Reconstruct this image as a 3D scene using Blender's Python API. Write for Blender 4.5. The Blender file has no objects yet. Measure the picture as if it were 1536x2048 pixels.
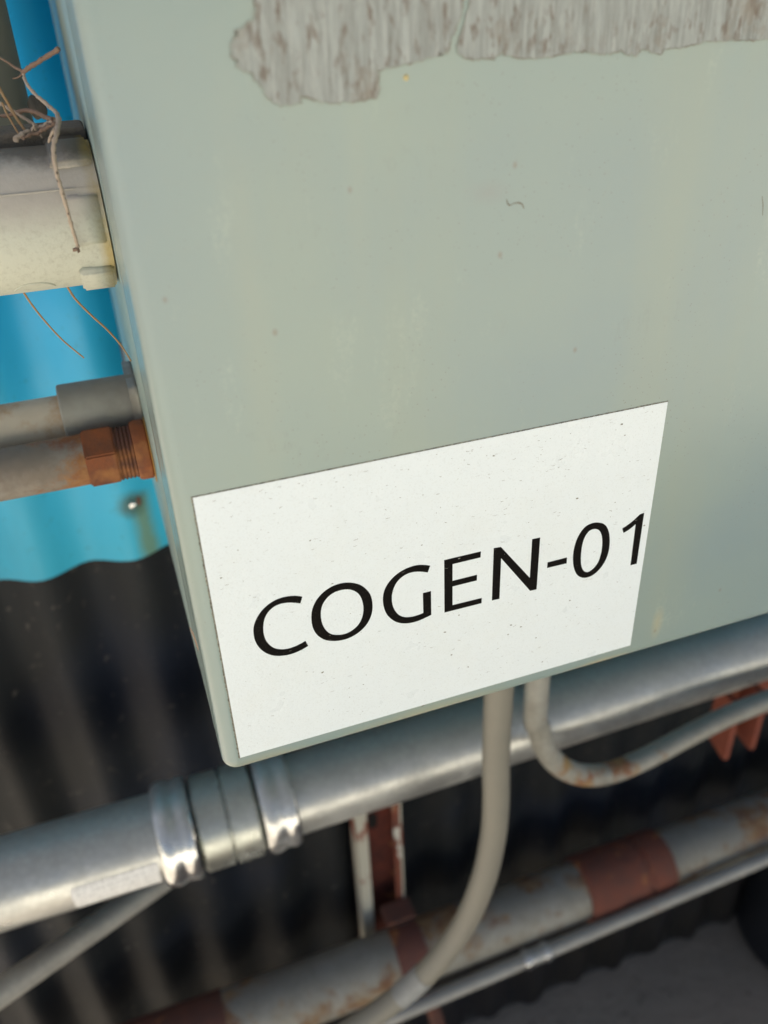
import bpy, bmesh, math, random
from mathutils import Vector, Matrix, noise
random.seed(7)
sc = bpy.context.scene
COL = sc.collection
# ------------------------------------------------------------------ camera
# world: X along the wall to the right, Y into the wall, Z up; the lens sits at the origin, 1.7 m above the ground
FPX, CX, CY = 1688.2, 768.0, 1024.0
Hd = Vector((5955.9, -1310.1, FPX)).normalized()     # image-space direction of world +X
Vd = Vector((116.43, 2704.71, FPX)).normalized()     # image-space direction of world -Z
Nd = Hd.cross(Vd).normalized()                       # image-space direction of world +Y
Vd = Nd.cross(Hd).normalized()
def at(px, py, d):
    """point seen at photo pixel (px,py) on the vertical plane y=d"""
    r = Vector((px - CX, py - CY, FPX))
    w = Vector((Hd.dot(r), Nd.dot(r), -Vd.dot(r)))
    return w * (d / w.y)
def depth(p):                                         # distance along the optical axis
    return Hd.z * p.x - Vd.z * p.z + Nd.z * p.y
cam = bpy.data.cameras.new('camera'); camo = bpy.data.objects.new('camera', cam); COL.objects.link(camo)
cam.sensor_fit = 'VERTICAL'; cam.sensor_height = 36; cam.sensor_width = 27
cam.lens = FPX / 2048 * 36
cam.clip_start = 0.01; cam.clip_end = 500
def img2w(v): return Vector((Hd.dot(v), Nd.dot(v), -Vd.dot(v)))
xr, yu, zb = img2w(Vector((1, 0, 0))), img2w(Vector((0, -1, 0))), img2w(Vector((0, 0, -1)))
camo.matrix_world = Matrix((xr, yu, zb)).transposed().to_4x4()
cam.dof.use_dof = True; cam.dof.focus_distance = 0.405; cam.dof.aperture_fstop = 6.2
sc.camera = camo
# ------------------------------------------------------------------ sky, sun, exposure
SUN_EL, SUN_AZ = math.radians(62), math.radians(-14)   # azimuth from +Y (behind the wall) towards +X
w = bpy.data.worlds.new('World'); sc.world = w; w.use_nodes = True
nt = w.node_tree; bg = nt.nodes['Background']
sky = nt.nodes.new('ShaderNodeTexSky'); sky.sky_type = 'NISHITA'; sky.sun_disc = False
sky.sun_elevation = SUN_EL; sky.sun_rotation = SUN_AZ; sky.air_density = 0.7; sky.dust_density = 3.5; sky.ozone_density = 0.3
tint = nt.nodes.new('ShaderNodeMix'); tint.data_type = 'RGBA'; tint.blend_type = 'MULTIPLY'; tint.inputs[0].default_value = 1; tint.inputs[7].default_value = (1.12, 1.0, .85, 1)
nt.links.new(sky.outputs[0], tint.inputs[6]); nt.links.new(tint.outputs[2], bg.inputs[0]); bg.inputs[1].default_value = 0.07
sl = bpy.data.lights.new('sun', 'SUN'); sl.energy = 5.0; sl.angle = math.radians(0.5); sl.color = (1, 0.98, 0.94)
so = bpy.data.objects.new('sun', sl); COL.objects.link(so)
sd = Vector((math.sin(SUN_AZ) * math.cos(SUN_EL), math.cos(SUN_AZ) * math.cos(SUN_EL), math.sin(SUN_EL)))
so.rotation_euler = sd.to_track_quat('Z', 'Y').to_euler()
vs = sc.view_settings; vs.view_transform = 'Standard'; vs.look = 'None'; vs.exposure = 1.69; vs.gamma = 1
# ------------------------------------------------------------------ node helpers
class M:
    def __init__(s, name, rough=.5, metal=0.0, spec=.5):
        s.m = bpy.data.materials.new(name); s.m.use_nodes = True; s.t = s.m.node_tree
        s.b = s.t.nodes['Principled BSDF']; s.b.inputs['Roughness'].default_value = rough
        s.b.inputs['Metallic'].default_value = metal; s.b.inputs['Specular IOR Level'].default_value = spec
        s.co = s.n('ShaderNodeTexCoord').outputs['Object']; s.h = None
    def n(s, k, **kw):
        x = s.t.nodes.new(k)
        for a, b in kw.items(): setattr(x, a, b)
        return x
    def put(s, inp, v):
        if isinstance(v, bpy.types.NodeSocket): s.t.links.new(v, inp)
        elif isinstance(v, (tuple, list)) and len(v) == 3 and inp.type == 'RGBA': inp.default_value = (*v, 1)
        else: inp.default_value = v
    def scale(s, v, sc_, loc=(0, 0, 0)):
        m = s.n('ShaderNodeMapping'); s.put(m.inputs[0], v or s.co); m.inputs['Scale'].default_value = sc_; m.inputs['Location'].default_value = loc
        return m.outputs[0]
    def noise(s, scale, det=4, rough=.6, vec=None, stretch=None, dist=0.0, off=(0, 0, 0)):
        if stretch or off != (0, 0, 0): vec = s.scale(vec, stretch or (1, 1, 1), off)
        x = s.n('ShaderNodeTexNoise'); s.put(x.inputs['Vector'], vec or s.co)
        x.inputs['Scale'].default_value = scale; x.inputs['Detail'].default_value = det; x.inputs['Roughness'].default_value = rough; x.inputs['Distortion'].default_value = dist
        return x.outputs['Fac']
    def voro(s, scale, vec=None, stretch=None, feat='F1'):
        if stretch: vec = s.scale(vec, stretch)
        x = s.n('ShaderNodeTexVoronoi', feature=feat); s.put(x.inputs['Vector'], vec or s.co); x.inputs['Scale'].default_value = scale
        return x.outputs['Distance']
    def r(s, v, a, b, c=0.0, d=1.0):
        x = s.n('ShaderNodeMapRange'); s.put(x.inputs[0], v)
        for i, k in enumerate((a, b, c, d)): x.inputs[i + 1].default_value = k
        return x.outputs[0]
    def op(s, o, a, b=0.0, cl=False):
        x = s.n('ShaderNodeMath', operation=o, use_clamp=cl); s.put(x.inputs[0], a); s.put(x.inputs[1], b); return x.outputs[0]
    def mix(s, f, a, b):
        x = s.n('ShaderNodeMix', data_type='RGBA'); s.put(x.inputs[0], f); s.put(x.inputs[6], a); s.put(x.inputs[7], b); return x.outputs[2]
    def sep(s, v=None):
        x = s.n('ShaderNodeSeparateXYZ'); s.put(x.inputs[0], v or s.co); return x.outputs
    def nz(s): return s.sep(s.n('ShaderNodeNewGeometry').outputs['Normal'])[2]
    def blob(s, x, z, rx, rz, soft=.6):
        """elliptic stain mask centred at object x,z"""
        o = s.sep(); nn = s.op('MULTIPLY', s.op('SUBTRACT', s.noise(60, 3), .5), .9)
        a = s.op('DIVIDE', s.op('SUBTRACT', o[0], x), rx); b = s.op('DIVIDE', s.op('SUBTRACT', o[2], z), rz)
        d = s.op('SQRT', s.op('ADD', s.op('MULTIPLY', a, a), s.op('MULTIPLY', b, b)))
        return s.r(s.op('ADD', d, nn), soft, 1.15, 1, 0)
    def col(s, v): s.put(s.b.inputs['Base Color'], v); return s
    def rgh(s, v): s.put(s.b.inputs['Roughness'], v); return s
    def met(s, v): s.put(s.b.inputs['Metallic'], v); return s
    def bump(s, h, dist, strength=1.0):
        x = s.n('ShaderNodeBump'); s.put(x.inputs['Height'], h); x.inputs['Distance'].default_value = dist; x.inputs['Strength'].default_value = strength
        if s.h: s.put(x.inputs['Normal'], s.h)
        s.h = x.outputs[0]; s.put(s.b.inputs['Normal'], s.h); return s
# ------------------------------------------------------------------ object helpers
def link(name, me, mat, parent=None, smooth=True):
    o = bpy.data.objects.new(name, me); COL.objects.link(o)
    if mat: me.materials.append(mat.m if isinstance(mat, M) else mat)
    if smooth:
        for p in me.polygons: p.use_smooth = True
    if parent: o.parent = parent
    return o
def mesh(name, vs_, fs, mat, parent=None, smooth=True, sharp=None):
    me = bpy.data.meshes.new(name); me.from_pydata([tuple(v) for v in vs_], [], fs); me.update()
    bm = bmesh.new(); bm.from_mesh(me); bmesh.ops.recalc_face_normals(bm, faces=bm.faces)
    if sharp is not None:
        for e in bm.edges:
            if len(e.link_faces) == 2 and e.calc_face_angle(0) > math.radians(sharp): e.smooth = False
    bm.to_mesh(me); bm.free()
    return link(name, me, mat, parent, smooth)
def empty(name, label, cat, group=None):
    o = bpy.data.objects.new(name, None); o.empty_display_size = .05; COL.objects.link(o)
    return tag(o, label, cat, group)
def tag(o, label=None, cat=None, group=None, kind=None):
    if label: o['label'] = label
    if cat: o['category'] = cat
    if group: o['group'] = group
    if kind: o['kind'] = kind
    return o
def frame_for(t, up=Vector((0, 0, 1))):
    t = t.normalized()
    if abs(t.dot(up)) > .95: up = Vector((0, 1, 0))
    a = t.cross(up).normalized(); return a, a.cross(t).normalized()
def tubegeo(pts, rad, seg=20, cap=True):
    """sweep with parallel-transported frame; rad = number or list"""
    n = len(pts); rad = rad if isinstance(rad, (list, tuple)) else [rad] * n
    V, F = [], []; a = None
    for i, p in enumerate(pts):
        t = (pts[min(i + 1, n - 1)] - pts[max(i - 1, 0)]).normalized()
        if a is None: a, b = frame_for(t)
        else:
            a = (a - t * a.dot(t)).normalized(); b = a.cross(t).normalized()
        for k in range(seg):
            th = 2 * math.pi * k / seg; V.append(p + (a * math.cos(th) + b * math.sin(th)) * rad[i])
    for i in range(n - 1):
        for k in range(seg):
            F.append((i * seg + k, i * seg + (k + 1) % seg, (i + 1) * seg + (k + 1) % seg, (i + 1) * seg + k))
    if cap: F.append(tuple(range(seg))); F.append(tuple(range((n - 1) * seg, n * seg)))
    return V, F
def tube(name, pts, rad, mat, parent=None, seg=20, sharp=40):
    V, F = tubegeo(pts, rad, seg); return mesh(name, V, F, mat, parent, sharp=sharp)
def spline(P, k=8):
    P = [Vector(p) for p in P]; Q = [P[0] * 2 - P[1]] + P + [P[-1] * 2 - P[-2]]; out = []
    for i in range(1, len(Q) - 2):
        a, b, c, d = Q[i - 1:i + 3]
        for j in range(k):
            t = j / k; out.append(.5 * ((2 * b) + (c - a) * t + (2 * a - 5 * b + 4 * c - d) * t * t + (3 * b - a - 3 * c + d) * t ** 3))
    out.append(P[-1]); return out
def lathe(name, p0, p1, prof, mat, parent=None, seg=48, sharp=30, closed=False, ecc=None):
    """prof: (s, r) with s in metres from p0 towards p1"""
    t = (p1 - p0).normalized(); a, b = frame_for(t)
    V, F = [], []
    for s_, r_ in prof:
        for k in range(seg):
            th = 2 * math.pi * k / seg; V.append(p0 + t * s_ + (a * math.cos(th) + b * math.sin(th)) * r_)
    n = len(prof)
    for i in range(n - 1 if not closed else n):
        j = (i + 1) % n
        for k in range(seg): F.append((i * seg + k, i * seg + (k + 1) % seg, j * seg + (k + 1) % seg, j * seg + k))
    if not closed: F.append(tuple(range(seg))); F.append(tuple(range((n - 1) * seg, n * seg)))
    return mesh(name, V, F, mat, parent, sharp=sharp)
def box(name, lo, hi, mat, parent=None, bev=0.0, rot=None):
    bm = bmesh.new(); bmesh.ops.create_cube(bm, size=1)
    for v in bm.verts: v.co = Vector([lo[i] + (v.co[i] + .5) * (hi[i] - lo[i]) for i in range(3)])
    if bev: bmesh.ops.bevel(bm, geom=bm.edges[:], offset=bev, segments=3, affect='EDGES', profile=.5)
    if rot: bmesh.ops.transform(bm, matrix=rot, verts=bm.verts)
    me = bpy.data.meshes.new(name); bm.to_mesh(me); bm.free()
    o = link(name, me, mat, parent, smooth=bool(bev)); return o
def shape2d(name, contours, y, th, mat, parent=None, bevel=0.0):
    """contours of (x,z) filled with holes, front face at y, thickness th"""
    cu = bpy.data.curves.new(name, 'CURVE'); cu.dimensions = '2D'; cu.fill_mode = 'BOTH'; cu.extrude = th / 2; cu.bevel_depth = bevel
    for c in contours:
        sp = cu.splines.new('POLY'); sp.points.add(len(c) - 1); sp.use_cyclic_u = True
        for i, (x, z) in enumerate(c): sp.points[i].co = (x, z, 0, 1)
    tmp = bpy.data.objects.new('tmp', cu); COL.objects.link(tmp)
    me = bpy.data.meshes.new_from_object(tmp.evaluated_get(bpy.context.evaluated_depsgraph_get()))
    bpy.data.objects.remove(tmp); bpy.data.curves.remove(cu)
    me.name = name; me.materials.clear()
    me.transform(Matrix(((1, 0, 0, 0), (0, 0, 1, y + th / 2), (0, 1, 0, 0), (0, 0, 0, 1))))
    bm = bmesh.new(); bm.from_mesh(me); bmesh.ops.remove_doubles(bm, verts=bm.verts, dist=1e-7); bmesh.ops.recalc_face_normals(bm, faces=bm.faces); bm.to_mesh(me); bm.free()
    return link(name, me, mat, parent, smooth=False)
# ------------------------------------------------------------------ materials
def paint(name='sage cabinet paint'):
    m = M(name, .38, 0, .6)
    base = m.mix(m.r(m.noise(6, 3, .55), .32, .68), (.272, .343, .298), (.225, .300, .302))
    st = m.r(m.noise(14, 4, .6, stretch=(1, 1, .09)), .52, .75)
    base = m.mix(m.op('MULTIPLY', st, .28), base, (.34, .355, .23))
    for x, z, rx, rz, f in ((.052, -.10, .008, .09, .07), (.0945, -.06, .005, .05, .05), (.03, -.328, .03, .006, .30), (.12, -.326, .05, .004, .28), (.258, -.31, .004, .012, .4), (.222, -.327, .02, .003, .45)):
        base = m.mix(m.op('MULTIPLY', m.blob(x, z, rx, rz, .2), f), base, (.50, .42, .22))
    p = at(975, 385, .3); base = m.mix(m.op('MULTIPLY', m.blob(p.x, p.z, .010, .005, .1), .35), base, (.25, .25, .24))
    for q in ((640, 110), (1000, 510), (330, 600), (1150, 700), (550, 665), (1440, 1180), (700, 380), (1310, 1262), (1030, 330)):
        p = at(*q, .3); base = m.mix(m.op('MULTIPLY', m.blob(p.x, p.z, .0012, .0016, .1), .6), base, (.2, .16, .11))
    dirt = m.op('MULTIPLY', m.r(m.voro(380), .15, .06), m.r(m.noise(25, 2), .46, .62))
    base = m.mix(m.op('MULTIPLY', dirt, .55), base, (.17, .15, .11))
    sc1 = m.op('MULTIPLY', m.r(m.noise(34, 5, .7, stretch=(1, 1, .35), off=(5, 2, 8)), .60, .70), m.r(m.noise(420, 3, .7), .40, .62))
    base = m.mix(m.op('MULTIPLY', sc1, .30), base, (.42, .47, .40))
    sc2 = m.op('MULTIPLY', m.r(m.noise(21, 4, .7, off=(9, 4, 1)), .62, .72), m.r(m.noise(260, 3, .8, stretch=(1, 1, .3)), .48, .66))
    base = m.mix(m.op('MULTIPLY', sc2, .35), base, (.16, .17, .14))
    grime = m.op('MULTIPLY', m.r(m.noise(180, 3, .7), .5, .8), .13)
    base = m.mix(grime, base, (.30, .31, .25))
    m.col(base).rgh(.29)
    m.bump(m.noise(900, 2), .00006, .5)
    m.b.inputs['Coat Weight'].default_value = .25; m.b.inputs['Coat Roughness'].default_value = .16; m.b.inputs['Coat IOR'].default_value = 1.6
    return m
PAINT = paint()
def galv(name, base=(.56,.57,.55), rust=0.0, rough=.33, metal=.92, sp=1.0, ra=(.20, .065, .03), rb=(.36, .19, .07)):
    m = M(name, rough, metal)
    c = m.mix(m.r(m.voro(160, stretch=(sp, 1, 1)), 0, .8), base, tuple(k * .78 for k in base))
    c = m.mix(m.r(m.noise(22, 5), .4, .75), c, tuple(k * .72 for k in base))
    g = m.r(m.noise(14, 6, .65), .48, .62); c = m.mix(m.op('MULTIPLY', g, .35), c, (.46, .46, .42))
    mt = m.op('MULTIPLY', m.op('SUBTRACT', 1, m.op('MULTIPLY', g, .45)), metal)
    rg = m.r(m.noise(30, 4), .3, .7, rough - .07, rough + .12)
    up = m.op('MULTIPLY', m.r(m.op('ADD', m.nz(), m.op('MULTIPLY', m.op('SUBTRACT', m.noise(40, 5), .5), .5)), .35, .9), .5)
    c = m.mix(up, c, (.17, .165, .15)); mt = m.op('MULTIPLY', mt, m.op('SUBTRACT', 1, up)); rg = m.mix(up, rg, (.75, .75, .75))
    if rust:
        k = m.r(m.noise(11, 8, .7, off=(3, 1, 2)), .62 - rust * .3, .70 - rust * .3)
        rc = m.mix(m.r(m.noise(45, 5, .7), .35, .65), ra, rb)
        c = m.mix(k, c, rc); mt = m.op('MULTIPLY', mt, m.op('SUBTRACT', 1, k)); rg = m.mix(k, rg, (.85, .85, .85))
    m.col(c).met(mt).rgh(rg); m.bump(m.noise(300, 4), .0003, .35)
    return m
EMT = galv('bright galvanised conduit', (.66, .665, .63), 0, .33, .80)
EMT2 = galv('dull galvanised conduit', (.56, .54, .48), .1, .45, .35)
OLD = galv('weathered galvanised pipe', (.36, .335, .27), .40, .6, .15, 1.0, (.15, .065, .035), (.30, .20, .10))
CHROME = galv('zinc plated nut', (.82, .83, .82), 0, .12, 1.0)
ZINC = galv('zinc coupling body', (.62, .64, .58), 0, .26, .95)
def rust(name, a=(.26, .075, .028), b=(.13, .05, .03), paintc=None):
    m = M(name, .85)
    c = m.mix(m.r(m.noise(38, 6, .7), .32, .68), a, b); c = m.mix(m.r(m.noise(25, 4), .6, .7), c, (.36, .15, .05))
    if paintc: c = m.mix(m.r(m.noise(16, 5, .6, stretch=(1, 1, .5)), .50, .54), c, paintc)
    m.col(c); m.bump(m.noise(250, 5, .7), .0008, .6); return m
RUST = rust('orange rust', (.30, .085, .022), (.12, .055, .035)); DRUST = rust('brown rust', (.15, .055, .035), (.09, .045, .035))
STRUT = rust('rust under flaking white paint', (.20, .05, .025), (.09, .03, .02), (.50, .50, .44))
REDP = rust('red primer rust', (.24, .06, .03), (.17, .045, .028))
# ------------------------------------------------------------------ ground
GZ = -1.71
def ground():
    m = M('concrete ground', .9)
    c = m.mix(m.noise(2.2, 8, .65), (.20, .16, .12), (.13, .105, .08)); c = m.mix(m.r(m.noise(9, 6, .7), .5, .65), c, (.075, .06, .05))
    c = m.mix(m.r(m.noise(.25, 2), .3, .7), c, (.33, .29, .235))
    o = m.sep(); far = m.r(o[1], -.6, -1.6); c = m.mix(far, c, m.mix(m.noise(1.2, 8, .7), (.49, .465, .40), (.41, .385, .32)))
    m.col(c); m.bump(m.noise(12, 8, .7), .02, .5)
    N = 40; V, F = [], []
    def co(i): t = (i / N) * 2 - 1; return math.copysign(abs(t) ** 3, t) * 220
    for j in range(N + 1):
        for i in range(N + 1):
            x, y = co(i), co(j); V.append((x + .4, y + .4, GZ + (noise.noise(Vector((x * 3, y * 3, 0))) * .006 if abs(x) < 8 and abs(y) < 8 else 0)))
    for j in range(N):
        for i in range(N): F.append((j * (N + 1) + i, j * (N + 1) + i + 1, (j + 1) * (N + 1) + i + 1, (j + 1) * (N + 1) + i))
    g = mesh('ground', V, F, m); tag(g, kind='structure'); g['label'] = 'worn grey brown concrete ground at the foot of the wall'
ground()
# ------------------------------------------------------------------ corrugated wall
WY, PITCH, AMP = .76, .089, .009
def wy(x, y0=WY): return y0 - AMP * math.cos(2 * math.pi * (x + .108) / PITCH)
def sheet(name, z0, z1, y0, mat, parent, ragged=0.0, x0=-.45, x1=5.0, raw_top=0):
    n = int((x1 - x0) / PITCH * 12); V, F = [], []
    zs = [z0, z0 + .02, z0 + .1, (z0 + z1) / 2, z1]
    for z in zs:
        for s_ in (0, 1):
            pass
    for s_ in (0, .0012):
        for r_, z in enumerate(zs):
            for i in range(n + 1):
                x = x0 + (x1 - x0) * i / n
                rag = ragged * (noise.noise(Vector((x * 9, 3, 1))) + .5 * noise.noise(Vector((x * 35, 7, 1)))) if r_ < 2 else 0
                y = wy(x, y0) + s_ + .0025 * noise.noise(Vector((x * 2.5, z * 4, 2)))
                V.append((x, y, z + rag))
    R = len(zs); W = n + 1
    for L in (0, 1):
        for r_ in range(R - 1):
            for i in range(n):
                a = L * R * W + r_ * W + i; F.append((a, a + 1, a + W + 1, a + W))
    o = R * W
    for i in range(n): F.append((i, i + 1, o + i + 1, o + i)); t = (R - 1) * W; F.append((t + i, t + i + 1, o + t + i + 1, o + t + i))
    return mesh(name, V, F, mat, parent, sharp=60)
def wallmats():
    m = M('turquoise blue painted steel', .42)
    o = m.sep()
    c = m.mix(m.r(o[2], -.50, -.05), (.030, .42, .60), (.008, .44, .88))  # upper blue made stronger in the colour, standing in for weak sky light there
    c = m.mix(m.r(m.noise(7, 4, stretch=(1, 1, .25)), .45, .7), c, (.016, .30, .44))
    c = m.mix(m.op('MULTIPLY', m.r(m.noise(90, 3, .7), .62, .72), .5), c, (.02, .17, .22))
    s = at(265, 1010, .753)
    run = m.op('MULTIPLY', m.r(m.op('ABSOLUTE', m.op('SUBTRACT', m.op('ADD', o[0], m.op('MULTIPLY', m.op('ADD', m.noise(30, 2), -.5), .012)), s.x + .007)), .014, .003), m.r(o[2], s.z + .012, s.z))
    c = m.mix(m.op('MULTIPLY', run, .8), c, (.17, .27, .14)); c = m.mix(m.op('MULTIPLY', m.blob(s.x, s.z, .016, .016, .45), .8), c, (.05, .11, .08))
    m.col(c).rgh(m.r(m.noise(20, 3), .3, .7, .35, .55)); m.bump(m.noise(500, 2), .0001, .3)
    d = M('dark stained steel', .6, 0, .35)
    o = d.sep()
    c = d.mix(d.noise(5, 4), (.002, .0055, .009), (.005, .006, .007))
    c = d.mix(d.r(d.noise(3, 2, off=(4, 2, 1)), .48, .62), c, (.0025, .007, .018))
    crest = d.op('COSINE', d.op('MULTIPLY', d.op('ADD', o[0], .108), 2 * math.pi / PITCH))
    dust = d.op('MULTIPLY', d.r(crest, .2, .95), d.r(d.noise(13, 5, .65, stretch=(1, 1, .35)), .48, .66))
    c = d.mix(d.op('MULTIPLY', dust, .11), c, (.040, .044, .044))
    c = d.mix(d.op('MULTIPLY', d.r(d.noise(85, 5, .7), .62, .72), .6), c, (.16, .14, .12))
    low = d.op('MULTIPLY', d.r(d.op('ADD', o[2], d.op('MULTIPLY', d.noise(6, 4), .55)), -.95, -1.15), .55)
    c = d.mix(low, c, d.mix(d.noise(14, 5), (.055, .042, .027), (.02, .017, .014)))
    d.col(c); d.bump(d.noise(120, 5), .0008, .5)
    return m, d
BLUE, DARK = wallmats()
wall = empty('corrugated_wall', 'corrugated steel wall, turquoise blue sheet above a dark stained sheet, behind the cabinet', 'wall')
sheet('blue_sheet', -.4856, 3.4, WY, BLUE, wall, .0014)
tag(sheet('dark_sheet', GZ + .035, -.42, WY + .004, DARK, wall, .016), 'dark stained corrugated sheet with dusty ridges')
# sheathing behind the sheets keeps daylight out of the corrugations
box('backing_board', (-.45, WY + .02, GZ), (5.0, WY + .05, 3.4), M('backing board', .9).col((.05, .045, .04)), wall)
def screw(px, py, d, par):
    p = at(px, py, d); dn = Vector((0, -1, 0))
    s_ = lathe('screw', p + Vector((0, .006, 0)), p + dn, [(0, .0038), (.0065, .0038), (.0082, .0032), (.009, .001)], CHROME, par, seg=6)
    lathe('washer', p + Vector((0, .010, 0)), p + dn, [(0, .009), (.0035, .009), (.0045, .008), (.005, .0045)], DRUST, s_, seg=24)
screw(265, 1010, .750, wall)
# ------------------------------------------------------------------ cabinet
CX0, CZ0, CX1, CZ1, FY = .0108, -.3306, .78, .42, .300
cab = empty('electrical_cabinet', 'sage green steel cabinet on the corrugated wall, with white label reading COGEN-01', 'cabinet')
def rring(ins, y, R, k=8):
    x0, z0, x1, z1 = CX0 + ins, CZ0 + ins, CX1 - ins, CZ1 - ins; r_ = max(R - ins, .0006); out = []
    for cx, cz, a0 in ((x1 - r_, z1 - r_, 0), (x0 + r_, z1 - r_, 90), (x0 + r_, z0 + r_, 180), (x1 - r_, z0 + r_, 270)):
        for j in range(k + 1):
            a = math.radians(a0 + 90 * j / k); out.append(Vector((cx + r_ * math.cos(a), y, cz + r_ * math.sin(a))))
    return out
def loft(name, prof, mat, parent, R=.0075, capf=True, capb=True):
    V, F = [], []; n = None
    for ins, y in prof:
        rr = rring(ins, y, R); n = len(rr); V += rr
    for i in range(len(prof) - 1):
        for k in range(n): F.append((i * n + k, i * n + (k + 1) % n, (i + 1) * n + (k + 1) % n, (i + 1) * n + k))
    if capf: F.append(tuple(range(n)))
    if capb: F.append(tuple(range((len(prof) - 1) * n, len(prof) * n)))
    return mesh(name, V, F, mat, parent, sharp=50)
RB = .0068
prof = [(RB * (1 - math.cos(math.radians(a))) if 0 else RB - RB * math.sin(math.radians(a)), FY + RB - RB * math.cos(math.radians(a))) for a in range(0, 91, 9)]
cover = loft('door', prof + [(0, FY + .022), (.0012, FY + .0235), (.003, FY + .0235)], PAINT, cab)
GASK = M('black rubber gasket', .8).col((.02, .02, .018))
loft('gasket', [(.0022, FY + .0236), (.0022, FY + .0262)], GASK, cab)
BODYP = paint('cabinet body paint')
loft('cabinet_body', [(.0003, FY + .0263), (0, FY + .0275), (0, FY + .031), (.0016, FY + .032), (.0016, FY + .038), (.0003, FY + .0395), (.0003, FY + .070), (.0012, FY + .071), (.0012, FY + .075), (.0003, FY + .076), (.0003, .7485)], BODYP, cab)
# label
LX0, LX1, LZ1, LZ0 = .0192, .2419, -.1707, -.3203
def labelmat():
    m = M('white vinyl', .33)
    c = m.mix(m.noise(8, 4), (.75, .82, .84), (.78, .84, .84))
    c = m.mix(m.op('MULTIPLY', m.r(m.noise(1300, 2), .55, .8), .28), c, (.45, .46, .42))
    c = m.mix(m.op('MULTIPLY', m.op('MULTIPLY', m.r(m.voro(300), .10, .05), m.r(m.noise(60, 2), .5, .6)), .7), c, (.20, .19, .16))
    c = m.mix(m.op('MULTIPLY', m.r(m.noise(20, 6, .7), .5, .75), .12), c, (.62, .60, .46))
    m.col(c).rgh(m.r(m.noise(40, 3), .3, .7, .25, .42))
    m.bump(m.noise(700, 3, .7), .0002, .7); m.bump(m.noise(70, 3), .0008, .3)
    return m
vin = labelmat()
LT = .0003
def rect(x0, z0, x1, z1): return [(x0, z0), (x1, z0), (x1, z1), (x0, z1)]
lab = shape2d('label_sheet', [rect(LX0, LZ0, LX1, LZ1)], FY - LT, LT - .00002, vin, cab)
lab['label'] = 'white rectangular vinyl label lettered COGEN-01'
# strip of grime caught along the label's top and left edge
ed = M('grime along label edge', .8); ed.col(ed.mix(ed.r(ed.noise(900, 3, .7), .42, .6), (.10, .09, .07), (.34, .34, .27)))
random.seed(3)
def jag(a, b, z, n, amp): return [(a + (b - a) * i / n, z + random.uniform(-amp, amp)) for i in range(n + 1)]
top = jag(LX0 - .0006, LX1 + .0002, LZ1 + .00050, 200, .00012)
lef = [(x, z) for z, x in jag(LZ1, LZ0 - .0003, LX0 - .00075, 160, .00022)]
shape2d('edge_grime', [top + [(LX1 + .0002, LZ1 - .001), (LX0 + .001, LZ1 - .001), (LX0 + .001, LZ0 - .0003)] + lef[::-1]], FY - .00012, .0001, ed, cab)
# letters traced on the label plane
def smooth_seg(P, k=4): return [tuple(v) for v in spline([Vector((a, b, 0)) for a, b in P], k)]
def conv(P, o, s): return [((lambda q: (q.x, q.z))(at(o[0] + a[0] / s, o[1] + a[1] / s, FY - LT))) for a in P]
def closed(P, k=4):
    Q = P[-2:] + P + P[:3]; sp = smooth_seg(Q, k); return sp[2 * k:2 * k + len(P) * k]
S1, S3 = 1536 / 260, 1536 / 360
C_ = smooth_seg([(618,196),(540,186),(450,192),(360,212),(270,252),(190,310),(120,385),(70,470),(42,560),(45,660),(75,750),(130,820),(200,868),(280,893),(360,896),(450,884),(540,856),(620,818),(687,779)]) + smooth_seg([(655,719),(590,756),(510,792),(430,814),(350,817),(280,800),(220,755),(180,695),(160,620),(158,540),(172,460),(210,385),(270,325),(340,288),(420,270),(500,267),(596,276)])
O1 = closed([(1180,30),(1290,52),(1370,105),(1425,180),(1447,280),(1440,390),(1400,490),(1330,580),(1230,655),(1120,702),(1000,720),(890,708),(800,655),(745,570),(725,460),(735,350),(780,245),(860,150),(960,80),(1070,40)])
O2 = closed([(1150,110),(1235,130),(1295,180),(1330,260),(1340,350),(1325,440),(1285,520),(1220,585),(1140,630),(1050,648),(960,638),(895,590),(852,510),(837,420),(845,330),(880,250),(950,175),(1040,128)])
G_ = smooth_seg([(711,303),(640,294),(560,296),(480,316),(400,350),(320,400),(250,465),(195,540),(162,620),(152,710),(165,800),(200,880),(260,940),(330,975),(410,985),(490,977),(570,955),(650,920),(724,884)]) + [(720,603),(624,627)] + smooth_seg([(630,861),(570,885),(500,905),(430,912),(370,900),(320,865),(280,805),(260,730),(260,650),(280,570),(320,495),(380,435),(450,395),(520,377),(600,374),(682,383)])
E_ = [(876,237),(1310,134),(1306,205),(975,285),(975,482),(1264,410),(1262,477),(975,549),(975,769),(1320,684),(1317,746),(880,857)]
N_ = [(117,411),(178,400),(425,664),(445,334),(513,320),(483,762),(427,775),(180,497),(166,843),(101,857)]
D_ = [(577,532),(742,490),(739,540),(572,580)]
Z1 = closed([(1010,192),(1065,210),(1097,265),(1107,345),(1098,435),(1070,515),(1020,590),(955,645),(885,664),(830,640),(800,575),(793,490),(805,400),(838,310),(890,235),(950,200)])
Z2 = closed([(985,247),(1022,265),(1040,315),(1042,390),(1030,465),(1005,535),(960,590),(915,615),(880,598),(862,545),(862,465),(872,385),(895,315),(935,262)])
I_ = [(1365,122),(1401,108),(1337,543),(1283,557),(1328,206)] + smooth_seg([(1328,206),(1275,250),(1224,281)])[1:] + smooth_seg([(1214,243),(1290,190),(1365,122)])[:-1]
INK = M('black ink', .55, 0, .08); c_ = INK.mix(INK.r(INK.noise(1100, 2), .6, .8), (.003, .0024, .002), (.03, .024, .018)); INK.col(c_)
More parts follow.
